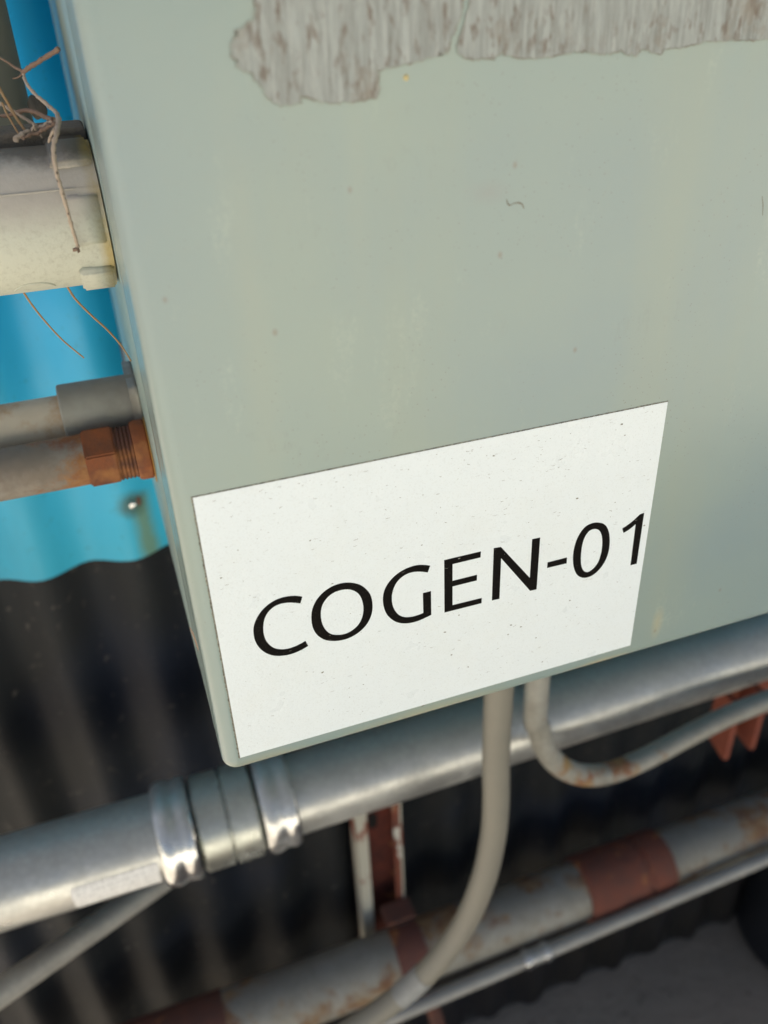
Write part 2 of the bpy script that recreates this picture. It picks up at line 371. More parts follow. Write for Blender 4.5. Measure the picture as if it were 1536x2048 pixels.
R1, R2, R3 = (500, 1160), (740, 1080), (960, 1000)
for cs, o_, s_ in (([C_], R1, S1), ([O1, O2], R1, S1), ([G_], R2, S1), ([E_], R2, S1), ([N_], R3, S3), ([D_], R3, S3), ([Z1, Z2], R3, S3), ([I_], R3, S3)):
    shape2d('letter', [conv(c, o_, s_) for c in cs], FY - LT - .00006, .00004, INK, lab)
# tiny lifted flecks and scratches in the vinyl
def flecks():
    V, F = [], []; rnd = random.Random(11)
    for _ in range(330):
        x = rnd.uniform(LX0 + .003, LX1 - .003); z = LZ1 - .002 - (rnd.random() ** 1.7) * .143
        if rnd.random() < .35 and x < .12: continue
        r_ = rnd.uniform(.0006, .0020); a0 = rnd.uniform(3.4, 4.6); n = 6; sw = rnd.uniform(.6, 1.7); wd = rnd.uniform(.00005, .00016)
        b = len(V)
        for i in range(n + 1):
            a = a0 + sw * i / n; tw = wd * math.sin(math.pi * i / n) + .00001; jr = r_ * (1 + .1 * rnd.uniform(-1, 1))
            for q in (jr - tw, jr + tw): V.append((x + q * math.cos(a), FY - LT - .00008, z + q * math.sin(a) * .6))
        for i in range(n): F.append((b + 2 * i, b + 2 * i + 1, b + 2 * i + 3, b + 2 * i + 2))
    for _ in range(28):
        x = rnd.uniform(LX0 + .003, LX1 - .003); z = rnd.uniform(LZ0 + .003, LZ1 - .003); r_ = rnd.uniform(.0002, .00055); b = len(V); n = 7
        for i in range(n): V.append((x + r_ * rnd.uniform(.5, 1.4) * math.cos(6.283 * i / n) * 1.5, FY - LT - .00008, z + r_ * rnd.uniform(.5, 1.3) * math.sin(6.283 * i / n)))
        F.append(tuple(range(b, b + n)))
    fm = M('grime in flecks', .7); fm.col((.24, .235, .20))
    o = mesh('fleck', V, F, fm, lab, smooth=False); o['kind'] = 'stuff'
flecks()
def chip(P, y=FY, w_=.0005, mat=None, name='scratch'):
    pts = [at(a, b, y) for a, b in P]; V, F = [], []
    for i, p in enumerate(pts):
        q = w_ * (.35 + .65 * math.sin(math.pi * (i + .5) / len(pts)))
        for s_ in (-1, 1): V.append((p.x + s_ * q * .5, y - .00005, p.z + s_ * q * .5))
    for i in range(len(pts) - 1): F.append((2 * i, 2 * i + 1, 2 * i + 3, 2 * i + 2))
    return mesh(name, V, F, mat, cab, smooth=False)
SCR = M('chipped paint edge', .8).col((.17, .155, .12))
chip([(1013, 398), (1015, 407), (1020, 411), (1027, 407), (1036, 405), (1044, 408), (1048, 417)], mat=SCR)
chip([(1524, 392), (1526, 410), (1525, 431)], w_=.0003, mat=SCR)
chip([(380, 1255), (386, 1268), (392, 1285), (397, 1300)], y=FY + .0001, w_=.0006, mat=M('bare primer', .8).col((.34, .22, .15)))
for q in ((845, 1410), (925, 1381)):
    chip([(q[0] - 7, q[1] + 1), (q[0] - 3, q[1] - 2), (q[0] + 2, q[1] + 1), (q[0] + 6, q[1] - 2)], w_=.0012, mat=SCR, name='grime_spot')
# adhesive residue
def resid():
    m = M('weathered adhesive residue', .75)
    st = m.noise(330, 5, .75, stretch=(1, 1, .08)); st2 = m.noise(520, 4, .75, stretch=(1, 1, .12))
    c = m.mix(m.r(st, .35, .68), (.38, .41, .385), (.215, .225, .205)); c = m.mix(m.op('MULTIPLY', m.r(st2, .52, .70), .55), c, (.47, .49, .455))
    bl = m.noise(48, 4, .7, off=(2, 3, 1)); c = m.mix(m.op('MULTIPLY', m.r(bl, .55, .70), .6), c, (.22, .175, .125))
    sp = m.op('MULTIPLY', m.r(m.noise(300, 3, .6, stretch=(1, 1, .4), off=(7, 1, 3)), .53, .64), m.r(m.noise(40, 2), .35, .55)); c = m.mix(m.op('MULTIPLY', sp, .7), c, (.14, .10, .07))
    m.col(c); m.bump(st2, .0006, .6); m.bump(bl, .001, .4)
    e = M('dark edge of residue', .85); k = e.noise(160, 4, .7); e.col(e.mix(e.r(k, .38, .55), (.19, .17, .135), (.31, .335, .29)))
    def s4(P): return [(440 + a / 3.339, b / 3.339) for a, b in P]
    def s5(P): return [(860 + a / 2.272, b / 2.272) for a, b in P]
    A = s4([(232, 0), (228, 60), (240, 120), (200, 140), (130, 195), (95, 215), (125, 225), (70, 290), (66, 340), (85, 390), (115, 410), (108, 450), (150, 470), (205, 480), (235, 530), (275, 560), (300, 620), (350, 680), (410, 708), (470, 700), (530, 680), (545, 645), (600, 655), (680, 688), (780, 690), (860, 675), (940, 672), (1050, 650), (1060, 600), (1050, 540), (1062, 500), (1045, 470), (1110, 458), (1220, 430), (1310, 412), (1400, 385), (1480, 372)]) + s5([(40, 248), (85, 235), (92, 180), (108, 150), (135, 80), (155, 0)])
    B = s5([(182, 0), (165, 70), (140, 150), (122, 200), (125, 245), (170, 265), (230, 268), (300, 262), (330, 235), (350, 255), (440, 265), (520, 262), (600, 245), (680, 238), (720, 232), (740, 248), (815, 245), (825, 235), (870, 232), (890, 248), (940, 248), (950, 232), (1000, 228), (1010, 242), (1045, 240), (1060, 228), (1150, 215), (1220, 195), (1260, 185), (1370, 185), (1450, 182), (1536, 178)])
    def w2(P): return [(lambda q: (q.x, q.z))(at(a, b, FY)) for a, b in P]
    A, B = w2(A), w2(B)
    def fine(P, amp=.0010, sub=6):
        out = []
        for i in range(len(P) - 1):
            for j in range(sub):
                t = j / sub; x = P[i][0] * (1 - t) + P[i + 1][0] * t; z = P[i][1] * (1 - t) + P[i + 1][1] * t
                out.append((x + amp * noise.noise(Vector((x * 900, z * 900, 3))), z + amp * noise.noise(Vector((x * 900, z * 900, 9)))))
        return out + [P[-1]]
    A, B = fine(A), fine(B)
    top = .055
    A2 = A + [(A[-1][0] + .002, top), (A[0][0] + .004, top)]
    B2 = B + [(.40, -.026), (.52, -.02), (.52, top), (B[0][0] + .002, top)]
    for P in (A2, B2):
        r_ = shape2d('adhesive_residue', [P], FY - .00030, .00028, m, cab); r_['label'] = 'streaky grey patch of old adhesive'
    for P in (A, B):
        V, F = [], []
        for i, (x, z) in enumerate(P):
            a = P[max(i - 1, 0)]; b = P[min(i + 1, len(P) - 1)]; t = Vector((b[0] - a[0], b[1] - a[1])).normalized(); nx, nz_ = -t.y, t.x
            q = .00034 * (.9 + .9 * noise.noise(Vector((x * 300, z * 300, 5))))
            for s_ in (-1, .55): V.append((x + nx * q * s_, FY - .00036, z + nz_ * q * s_))
        for i in range(len(P) - 1): F.append((2 * i, 2 * i + 1, 2 * i + 3, 2 * i + 2))
        mesh('residue_rim', V, F, e, cab, smooth=False)
    yb = at(812, 155, FY); lathe('paint_drip', yb + Vector((0, .0005, 0)), yb + Vector((0, -1, 0)), [(0, .0011), (.0007, .001), (.0010, .0005)], M('yellow drip', .5).col((.5, .42, .2)), cab, seg=10)
resid()
# rust run on the cabinet side under the hex nut
# ------------------------------------------------------------------ large beige fitting at the left side of the cabinet
def pvc():
    m = M('beige cast fitting', .55)
    c = m.mix(m.noise(12, 4), (.56, .565, .46), (.50, .515, .435))
    c = m.mix(m.op('MULTIPLY', m.r(m.noise(330, 4, .8), .50, .68), .45), c, (.32, .31, .24))
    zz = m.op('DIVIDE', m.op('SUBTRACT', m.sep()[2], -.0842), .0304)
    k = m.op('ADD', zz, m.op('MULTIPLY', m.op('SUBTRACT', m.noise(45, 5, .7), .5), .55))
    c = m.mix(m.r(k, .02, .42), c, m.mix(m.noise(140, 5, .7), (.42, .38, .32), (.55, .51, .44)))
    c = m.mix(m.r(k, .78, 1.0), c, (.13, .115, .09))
    o = m.sep(); ye = m.op('MULTIPLY', m.r(o[0], .0045, .0085), m.r(m.noise(60, 4), .30, .6)); c = m.mix(m.op('MULTIPLY', ye, .75), c, (.42, .30, .07))
    m.col(c); m.bump(m.noise(500, 4, .7), .00035, .6); return m
PVC = pvc()
FC, FZ, FR = .424, -.0842, .0304
fit = empty('conduit_fitting', 'large beige cast conduit fitting with raised lugs entering the left side of the cabinet', 'pipe fitting')
fa, fb = Vector((-.35, FC, FZ)), Vector((1, FC, FZ))
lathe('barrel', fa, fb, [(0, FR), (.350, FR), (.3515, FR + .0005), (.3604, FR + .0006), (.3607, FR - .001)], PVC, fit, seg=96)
# parting line: a thin raised flash along the barrel
an = math.radians(32)
def oncyl(x, a, r_): return Vector((x, FC - r_ * math.cos(a), FZ + r_ * math.sin(a)))
V = []; F = []
for x in (-.35, .0098):
    for a, r_ in ((an - .016, FR - .0002), (an, FR + .0007), (an + .016, FR - .0002)): V.append(oncyl(x, a, r_))
F = [(0, 1, 4, 3), (1, 2, 5, 4)]
mesh('parting_line', V, F, PVC, fit)
def lug(a0, a1, x0, x1, h=.0028, name='lug'):
    bm = bmesh.new(); n = 8; g = []
    for i in range(n + 1):
        a = a0 + (a1 - a0) * i / n
        g.append([bm.verts.new(oncyl(x, a, r_)) for x, r_ in ((x0, FR - .002), (x0, FR + h), (x1, FR + h), (x1, FR - .002))])
    for i in range(n):
        for k in range(4): bm.faces.new((g[i][k], g[i][(k + 1) % 4], g[i + 1][(k + 1) % 4], g[i + 1][k]))
    bm.faces.new(g[0]); bm.faces.new(g[-1]); bmesh.ops.recalc_face_normals(bm, faces=bm.faces)
    eds = [e for e in bm.edges if len(e.link_faces) == 2 and e.calc_face_angle(0) > .8]
    bmesh.ops.bevel(bm, geom=eds, offset=.0010, segments=3, affect='EDGES')
    me = bpy.data.meshes.new(name); bm.to_mesh(me); bm.free(); return link(name, me, PVC, fit)
R_ = math.radians
lug(R_(50), R_(84), -.0075, .0096); lug(R_(-13), R_(27), -.0045, .0096, .0014); lug(R_(-64), R_(-34), -.0052, .0098, .0034); lug(R_(96), R_(122), -.0085, .0090)
# small round gate mark under the barrel
gm = []
for i in range(25):
    t = math.pi * (1.02 + .96 * i / 24); gm.append(oncyl(-.0255 + .0085 * math.cos(t) , R_(-58) - .19 * math.sin(t), FR + .0001))
tube('gate_mark', gm, .0005, PVC, fit, seg=6)
# grubby flat shoulder behind the barrel
m_ = M('dirt crusted shoulder', .95); m_.col(m_.mix(m_.noise(150, 5, .7), (.10, .085, .065), (.22, .19, .15))); m_.bump(m_.noise(200, 5), .002, .8)
sp0 = at(0, 264, .452); sp1 = at(163, 247, .452)
box('shoulder', (-.35, .436, FZ - .02), (.0106, .468, sp0.z + .001), m_, fit, bev=.002)
# ------------------------------------------------------------------ beige duct at the upper left
du = M('beige painted duct', .5); du.col(du.mix(du.noise(9, 4), (.33, .31, .25), (.27, .26, .215))); du.bump(du.noise(60, 3), .0006, .4)
e0 = at(40, 125, .57); RD = .036
duct = empty('vertical_duct', 'beige grey vertical pipe rising behind the beige fitting at the far left', 'pipe')
lathe('pipe_wall', Vector((e0.x - RD, .57, -.115)), Vector((e0.x - RD, .57, 2)), [(0, RD), (1.5, RD)], du, duct, seg=64)
lathe('pipe_collar', Vector((e0.x - RD, .57, .50)), Vector((e0.x - RD, .57, 2)), [(0, RD + .001), (0, RD + .004), (.05, RD + .004), (.05, RD + .001)], du, duct, seg=64)
# ------------------------------------------------------------------ helpers for conduits
def axx(tp, bp, c):
    a, b = at(*tp, 1), at(*bp, 1); a1, a2 = math.atan(-a.z), math.atan(-b.z); m = (a1 + a2) / 2; L = c / math.cos(m)
    return -c * math.tan(m), L * math.sin((a2 - a1) / 2)
def X(px, py, d): return at(px, py, d).x
# ------------------------------------------------------------------ mid left conduits and rusty connector
ZA, RA = axx((0, 809), (0, 915), .50)
upc = empty('upper_left_conduit', 'pale tan galvanised conduit with grey coupling meeting the cabinet side, upper of the left pair', 'conduit')
upc.name = 'small_conduit'
TAN = M('tan weathered conduit', .6)
TAN.col(TAN.mix(TAN.r(TAN.noise(28, 5, .65), .50, .68), TAN.mix(TAN.noise(60, 4), (.64, .57, .45), (.50, .44, .34)), (.42, .24, .10))); TAN.bump(TAN.noise(200, 3), .0004, .4)
GREYG = galv('grey cast coupling', (.42, .405, .34), .12, .55, .1)
xa = X(125, 838, .49)
tube('tube', [Vector((-.5, .50, ZA)), Vector((xa + .01, .50, ZA))], RA, TAN, upc, seg=40)
zc, rc = axx((120, 777), (130, 879), .488)
lathe('coupling', Vector((xa, .50, ZA + .0035)), Vector((1, .50, ZA + .0035)), [(0, RA), (0, RA + .0022), (.001, RA + .0028), (.048, RA + .0026), (.049, RA + .001)], GREYG, upc, seg=40)
ex = X(248, 800, .5)
lathe('elbow_hub', Vector((xa + .047, .50, ZA + .003)), Vector((1, .50, ZA + .003)), [(0, RA - .001), (.004, RA + .0005), (.020, RA + .0008), (.030, RA - .003)], GREYG, upc, seg=40)
box('elbow_box', (xa + .044, .479, ZA - .0135), (.0106, .530, ZA + .021), GREYG, upc, bev=.005)
# lower of the pair
lo_d = .47
nz_, nr_ = axx((195, 853), (222, 972), lo_d)
B0 = at(0, 1007, lo_d); 
lowc = empty('small_conduit', 'dull brown conduit with rusty orange hex connector, lower of the pair entering the cabinet', 'conduit')
BR = galv('brown dusty conduit', (.25, .205, .16), .3, .65, .1)
zl = nz_ + .0004; rl = nr_ * .84
tube('tube', [Vector((-.5, lo_d + .002, zl - .001)), Vector((X(190, 915, lo_d) + .004, lo_d, zl))], rl, BR, lowc, seg=40)
x0 = X(172, 915, lo_d); x1 = X(232, 900, lo_d)
hexv = []; Fh = []
hb = bmesh.new(); rr_ = nr_ * 1.06
ring = []
for x in (x0, x1):
    ring.append([hb.verts.new((x, lo_d - rr_ * math.cos(R_(60 * k + 28)), nz_ + rr_ * math.sin(R_(60 * k + 28)))) for k in range(6)])
for k in range(6): hb.faces.new((ring[0][k], ring[0][(k + 1) % 6], ring[1][(k + 1) % 6], ring[1][k]))
hb.faces.new(ring[0]); hb.faces.new(ring[1]); bmesh.ops.recalc_face_normals(hb, faces=hb.faces); bmesh.ops.bevel(hb, geom=hb.edges[:], offset=.0009, segments=2, affect='EDGES')
me = bpy.data.meshes.new('hex_nut'); hb.to_mesh(me); hb.free(); link('hex_nut', me, RUST, lowc, smooth=False)
th = [(0, nr_ * .86)]
for i in range(1, 11): th.append((i * .0011, nr_ * (.90 if i % 2 else .84)))
lathe('thread', Vector((x1 - .0005, lo_d, nz_)), Vector((1, lo_d, nz_)), th, DRUST, lowc, seg=36)
x2 = x1 + .010
lathe('lock_ring', Vector((x2, lo_d, nz_)), Vector((1, lo_d, nz_)), [(0, nr_ * .86), (0, nr_ * .95), (.002, nr_), (max(.0103 - x2, .008) - .001, nr_), (max(.0103 - x2, .008), nr_ * .93)], RUST, lowc, seg=36)
lathe('rust_run', Vector((.0109, lo_d, nz_ - .001)), Vector((1, lo_d, nz_)), [(-.0006, nr_ * 1.1), (-.0002, nr_ * 1.12)], M('ochre rust stain', .8).col((.45, .25, .06)), cab, seg=36)
# small red thing behind: end of a rusty strap on the wall
rb = at(243, 705, .735); box('rusty_strap', (rb.x, .735, rb.z - .03), (rb.x + .03, .744, rb.z + .008), DRUST, None, bev=.001)
tag(bpy.data.objects['rusty_strap'], 'dark red rusty strap on the blue sheet just above the grey coupling', 'strap')
# ------------------------------------------------------------------ big galvanised conduit with compression coupling
BD = .60
BZ, BRr = axx((150, 1626), (150, 1817), BD)
big = empty('large_conduit', 'large shiny galvanised conduit with compression coupling passing under the cabinet', 'conduit')
def cut(px, py): return X(px, py, BD - BRr * .7)
P0 = Vector((-.9, BD, BZ + .004)); P1 = Vector((cut(350, 1690), BD, BZ - .002))
tl = tube('tube', [P0, P1], BRr, EMT, big, seg=72); tl['label'] = 'left length of bright tube bearing a small white sticker'
q0 = cut(318, 1700); q1 = cut(400, 1700); q2 = cut(465, 1680); q3 = cut(528, 1660); q4 = cut(598, 1640)
ax = Vector((1, 0, .012)).normalized(); base = Vector((q0, BD, BZ - .003))
def seg_(a, b): return base + ax * (a - q0), base + ax * (b - q0)
rN = BRr * 1.22
def ring_prof(L, r0, rn):
    return [(0, r0), (0, r0 + .0005), (L * .03, rn * .92), (L * .10, rn * .965), (L * .20, rn * .99), (L * .30, rn), (L * .40, rn * .99), (L * .50, rn * .962), (L * .56, rn * .948), (L * .63, rn * .955), (L * .72, rn * .975), (L * .82, rn * .98), (L * .92, rn * .962), (L * .98, rn * .92), (L, r0)]
a, b = seg_(q0, q1); lathe('gland_nut', a, b, ring_prof(q1 - q0, BRr * .98, rN), CHROME, big, seg=72)
a, b = seg_(q1 + .001, q3); L = q3 - q1 - .002
lathe('coupling_body', a, b, [(0, BRr * 1.0), (.001, BRr * 1.055), (.004, BRr * 1.12), (L * .47, BRr * 1.12), (L * .49, BRr * 1.04), (L * .52, BRr * 1.04), (L * .54, BRr * 1.14), (L - .004, BRr * 1.14), (L - .001, BRr * 1.05), (L, BRr)], ZINC, big, seg=72)
a, b = seg_(q3, q4); lathe('gland_nut', a, b, ring_prof(q4 - q3, BRr * .98, rN * .985), CHROME, big, seg=72)
a, b = seg_(q4 - .01, q4 + 1.6); b = Vector((a.x + 1.6, BD, a.z + .03))
tube('tube', [a, b], BRr * .965, EMT, big, seg=72)
# sticker with fine print, curved on the tube
def sticker():
    m = M('small white conduit sticker', .5)
    o = m.sep(); k = m.op('MULTIPLY', m.r(m.noise(420, 2, .7, stretch=(1, .05, .5)), .47, .53), m.r(m.op('SINE', m.op('MULTIPLY', m.op('SUBTRACT', o[2], m.op('MULTIPLY', o[0], .02)), 1000)), -.5, .1))
    m.col(m.mix(m.op('MULTIPLY', k, .30), (.88, .87, .83), (.06, .06, .055)))
    xa_, xb_ = cut(150, 1790), cut(322, 1745); V, F = [], []; n, k_ = 24, 8
    a0, a1 = R_(-24), R_(18)
    for i in range(n + 1):
        x = xa_ + (xb_ - xa_) * i / n
        for j in range(k_ + 1):
            a_ = a0 + (a1 - a0) * j / k_ ; r_ = BRr + .0004 + .0002 * random.random() * (j in (0, k_))
            f = (x - P0.x) / (P1.x - P0.x); zc_ = P0.z + (P1.z - P0.z) * f
            V.append((x + (.0015 if j in (0, k_) and i == 0 else 0), BD - r_ * math.cos(a_), zc_ + r_ * math.sin(a_)))
    for i in range(n):
        for j in range(k_): q = i * (k_ + 1) + j; F.append((q, q + 1, q + k_ + 2, q + k_ + 1))
    s_ = mesh('sticker', V, F, m, tl); s_['label'] = 'small scuffed white sticker with rows of fine print'
    return
    rm = None; pts = []
    xc, ac = xa_ + .022, R_(-3)
    for i in range(17):
        t = 2 * math.pi * i / 16; x = xc + .006 * math.cos(t); a_ = ac + .006 / BRr * math.sin(t); pts.append(Vector((x, BD - (BRr + .0008) * math.cos(a_), P1.z + .001 + (BRr + .0008) * math.sin(a_))))
    tube('round_mark', pts, .0005, rm, tl, seg=5)
sticker()
# ------------------------------------------------------------------ thin rod at lower left
ra = at(345, 1748, .70); rb_ = at(-10, 1992, .545); dirv = (rb_ - ra)
rod = tube('thin_conduit', [ra - dirv * .25, rb_ + dirv * 1.2], .0135, EMT2, None, seg=36)
tag(rod, 'thin grey conduit slanting down to the left from behind the compression coupling', 'conduit')
# ------------------------------------------------------------------ liquid-tight conduit falling from the cabinet
FL = M('grey flexible conduit jacket', .5); FL.col(FL.mix(FL.noise(20, 4), (.24, .225, .18), (.19, .18, .148))); FL.bump(FL.noise(90, 3), .0004, .3)
fx = empty('flexible_conduit', 'smooth grey flexible conduit dropping from the cabinet bottom and curving to the lower left', 'conduit')
P = [at(992, 1370, .45), at(993, 1480, .45), at(992, 1600, .45), at(985, 1680, .45), at(965, 1765, .45), at(925, 1855, .452), at(868, 1930, .455), at(800, 1992, .46), at(715, 2052, .465), at(620, 2110, .47)]
P[0] = Vector((P[1].x, .45, CZ0 + .01))
SPL = spline(P, 10); nfit = 0
for i, p in enumerate(SPL):
    if p.z < at(852, 1945, .456).z: nfit = i; break
tube('jacket', SPL[:nfit + 2], .0121, FL, fx, seg=36)
tube('fitting_sleeve', SPL[nfit:nfit + 8], [.0126] * 8, galv('pale sleeve', (.34, .35, .34), 0, .6, .1), fx, seg=36)
tube('jacket', SPL[nfit + 6:], .0121, FL, fx, seg=36)
# ------------------------------------------------------------------ bent galvanised conduit
BN = galv('stained bent conduit', (.36, .35, .30), .24, .5, .35, 1.0, (.20, .07, .035), (.30, .20, .08))
bn = empty('bent_conduit', 'slim galvanised conduit making a U bend below the cabinet, rust flecked underside', 'conduit')
P = [at(1072, 1340, .50), at(1072, 1400, .50), at(1077, 1455, .50), at(1098, 1510, .50), at(1142, 1544, .50), at(1205, 1549, .505), at(1280, 1522, .51), at(1370, 1475, .515), at(1460, 1430, .52), at(1560, 1392, .525), at(1700, 1345, .53)]
P[0] = Vector((P[1].x, .50, CZ0 + .01))
tube('tube', spline(P, 10), .0113, BN, bn, seg=36)
# ------------------------------------------------------------------ strut channel, strap, lower pipe
LD = .66
LZ_, LR = axx((1148, 1717), (1148, 1850), LD)
lp = empty('old_pipe', 'weathered galvanised pipe with rusty threaded coupling running low along the dark wall', 'pipe')
def lx(px, py): return X(px, py, LD - LR * .8)
c0, c1 = lx(1182, 1800), lx(1352, 1730)
tube('tube', [Vector((-.3, LD, LZ_ - .012)), Vector((c0 + .01, LD, LZ_))], LR, OLD, lp, seg=56)
tube('tube', [Vector((c1 - .01, LD, LZ_)), Vector((2.6, LD, LZ_ + .012))], LR, OLD, lp, seg=56)
L = c1 - c0
lathe('coupling', Vector((c0, LD, LZ_)), Vector((1 + c0, LD, LZ_)), [(0, LR), (0, LR + .004), (.002, LR + .0055), (L * .33, LR + .006), (L * .36, LR + .0045), (L * .66, LR + .005), (L * .68, LR + .0028), (L * .72, LR + .0028), (L * .74, LR + .0055), (L - .002, LR + .0055), (L, LR + .004), (L, LR)], rust('brown red rust', (.20, .06, .035), (.13, .055, .04)), lp, seg=64)
c2 = lx(455, 2060)
rs = lathe('rusty_sleeve', Vector((c2 - .22, LD, LZ_ - .0105)), Vector((1, LD, LZ_ - .0105)), [(0, LR), (0, LR + .003), (.22, LR + .003), (.22, LR)], DRUST, lp, seg=56)
# strut
sx0, sx1 = X(712, 1650, .715), X(803, 1640, .715)
st = empty('strut_channel', 'vertical slotted steel channel with flaking white paint over rust, standing behind the large conduit', 'metal channel')
zt, zb = -.84, -1.30
WHITE = rust('flaking white paint', (.22, .06, .03), (.12, .04, .02), None)
WHITE.col(WHITE.mix(WHITE.r(WHITE.noise(9, 5, .6, off=(1, 4, 2)), .37, .42), (.20, .055, .03), (.42, .41, .34)))
def chan(name, x0_, x1_, zb_, zt_, yb, yf, t_, mats, par):
    box('web', (x0_, yb - t_, zb_), (x1_, yb, zt_), mats[1], par)
    for (a_, b_) in ((x0_, x0_ + t_), (x1_ - t_, x1_)): box('flange', (a_, yf, zb_), (b_, yb - t_ - .0001, zt_), mats[0], par)
    for (a_, b_, mt_) in ((x0_ + t_ + .0001, x0_ + t_ + .0125, mats[0]), (x1_ - t_ - .0095, x1_ - t_ - .0001, mats[2])): box('lip', (a_, yf, zb_), (b_, yf + t_, zt_), mt_, par)
chan('s', sx0, sx1, zb, zt, .748, .715, .0028, (WHITE, rust('deep red rust', (.16, .032, .018), (.05, .015, .012)), STRUT), st)
HOLE = M('slot shadow', .9).col((.01, .01, .01))
for k in range(5):
    zz = -1.0 + .085 * k + .01; cxm = (sx0 + sx1) / 2
    shape2d('slot', [[(cxm + .0065 * math.cos(a) + 0, zz + .0065 * math.sin(a) + (.009 if math.sin(a) >= 0 else -.009)) for a in [2 * math.pi * i / 20 for i in range(20)]]], .7448, .0002, HOLE, st)
# strap over the pipe
def strap(x0_, x1_, c, r0, a0, a1, mat, name, label, cat, t_=.003):
    V, F = [], []; n = 30
    for i in range(n + 1):
        a = R_(a0 + (a1 - a0) * i / n)
        for x in (x0_, x1_):
            for r_ in (r0, r0 + t_): V.append((x, c[0] - r_ * math.cos(a), c[1] + r_ * math.sin(a)))
    for i in range(n):
        q = 4 * i
        for (u, v) in ((0, 1), (1, 3), (3, 2), (2, 0)): F.append((q + u, q + v, q + 4 + v, q + 4 + u))
    F += [(0, 1, 3, 2), (4 * n, 4 * n + 1, 4 * n + 3, 4 * n + 2)]
    o = mesh(name, V, F, mat, None, sharp=40); return tag(o, label, cat)
stx0, stx1 = lx(800, 1880), lx(860, 1870)
cl = strap(stx0, stx1, (LD, LZ_ - .006), LR + .0008, -115, 118, rust('brown strap rust', (.17, .06, .04), (.12, .05, .04)), 'pipe_strap', 'brown rusty strap clamping the old pipe to the white flaked channel', 'pipe clamp', .0035)
box('clamp_ear', (stx0, LD + .022, LZ_ + LR - .004), (stx1, .712, LZ_ + LR + .006), DRUST, cl)
# rusty bracket hanging at the right
br = empty('rusty_bracket', 'orange red rusty bracket with two vertical fins under the bent conduit at the right edge', 'bracket')
p1, p2 = at(1450, 1520, .60), at(1495, 1503, .60)
t1 = at(1468, 1395, .60); 
def fin(xf, zb_, zt_, y0, y1, taper=0.0):
    bm = bmesh.new(); vs_ = [(y0, zt_), (y0, zb_), (y0 + .006, zb_), (y1, zb_ + taper), (y1, zt_)]
    V = [(xf, y, z) for y, z in vs_] + [(xf + .0075, y, z) for y, z in vs_]; n = len(vs_); bm.free()
    F = [tuple(range(n)), tuple(range(n, 2 * n))] + [(i, (i + 1) % n, (i + 1) % n + n, i + n) for i in range(n)]
    mesh('fin', V, F, REDP, br, smooth=False)
fin(p1.x - .002, p1.z, p1.z + .10, .60, .64, .012); fin(p2.x + .004, p2.z + .001, p2.z + .10, .60, .64, .004)
box('web', (p1.x + .0056, .6401, p1.z + .012), (p2.x + .12, .6445, p1.z + .10), REDP, br)
# ------------------------------------------------------------------ slim conduit under the old pipe
sl0, sl1 = at(820, 2018, .60), at(1560, 1704, .60)
sc2 = empty('slim_conduit', 'slim grey conduit with small shiny coupling just below the old pipe', 'conduit')
dv = (sl1 - sl0).normalized(); Ls = (sl1 - sl0).length
GR = .0105
tube('tube', [sl0 - dv * .3, sl1 + dv * .8], GR, EMT2, sc2, seg=32)
pc = at(1072, 1912, .60); sct = (pc - sl0).dot(dv)
for k in (-.021, .009):
    lathe('set_screw_collar', sl0 + dv * (sct + k), sl1 + dv, [(0, GR), (0, GR + .002), (.003, GR + .0035), (.009, GR + .0035), (.012, GR + .002), (.012, GR)], CHROME, sc2, seg=32)
lathe('coupling', sl0 + dv * (sct - .0095), sl1 + dv, [(0, GR), (0, GR + .0015), (.019, GR + .0015), (.019, GR)], EMT, sc2, seg=32)
# rusty stub at the bottom
rp = at(862, 2005, .63); stub = lathe('rusty_stub', rp, rp + Vector((.05, -.05, -.35)), [(0, .008), (.002, .011), (.06, .011), (.06, .006)], DRUST, None, seg=12)
tag(stub, 'small rusty stub hanging below the old pipe near the flexible conduit', 'bracket')
# ------------------------------------------------------------------ black drum at lower right
gpx = at(1500, 1935, 1); dd = GZ / gpx.z; gp = gpx * dd
BLK = M('black plastic', .5); BLK.col(BLK.mix(BLK.noise(8, 4), (.010, .013, .018), (.018, .020, .024)))
dr = empty('black_drum', 'black round plastic drum standing on the ground at the lower right edge', 'drum')
dc = Vector((gp.x + .165, gp.y + .02, GZ))
lathe('drum_wall', dc + Vector((0, 0, .002)), dc + Vector((0, 0, 1)), [(0, .135), (.01, .145), (.03, .147), (.28, .152), (.29, .156), (.31, .156), (.32, .150)], BLK, dr, seg=64)
lathe('drum_lid', dc + Vector((0, 0, .3225)), dc + Vector((0, 0, 2)), [(0, .158), (.006, .160), (.016, .158), (.022, .13)], BLK, dr, seg=64)
# ------------------------------------------------------------------ leaf litter and grit by the wall foot
def litter():
    rnd = random.Random(5); V, F = [], []
    for _ in range(1500):
        x = rnd.uniform(-.3, 1.9); y = WY - .02 - rnd.random() ** 1.5 * .7; r_ = rnd.uniform(.001, .004); b = len(V); z = GZ + .002; n = 5; h = r_ * rnd.uniform(.3, .9); a0 = rnd.random() * 6
        for i in range(n): V.append((x + r_ * rnd.uniform(.6, 1.2) * math.cos(a0 + 6.283 * i / n), y + r_ * rnd.uniform(.6, 1.2) * math.sin(a0 + 6.283 * i / n), z))
        V.append((x, y, z + h))
        for i in range(n): F.append((b + i, b + (i + 1) % n, b + n))
    m = M('grit', .95); m.col(m.mix(m.noise(60, 3), (.08, .065, .05), (.17, .145, .11)))
    g = mesh('gravel', V, F, m, smooth=False); tag(g, 'loose grit and crumbs on the ground along the wall foot', 'gravel', kind='stuff')
litter()
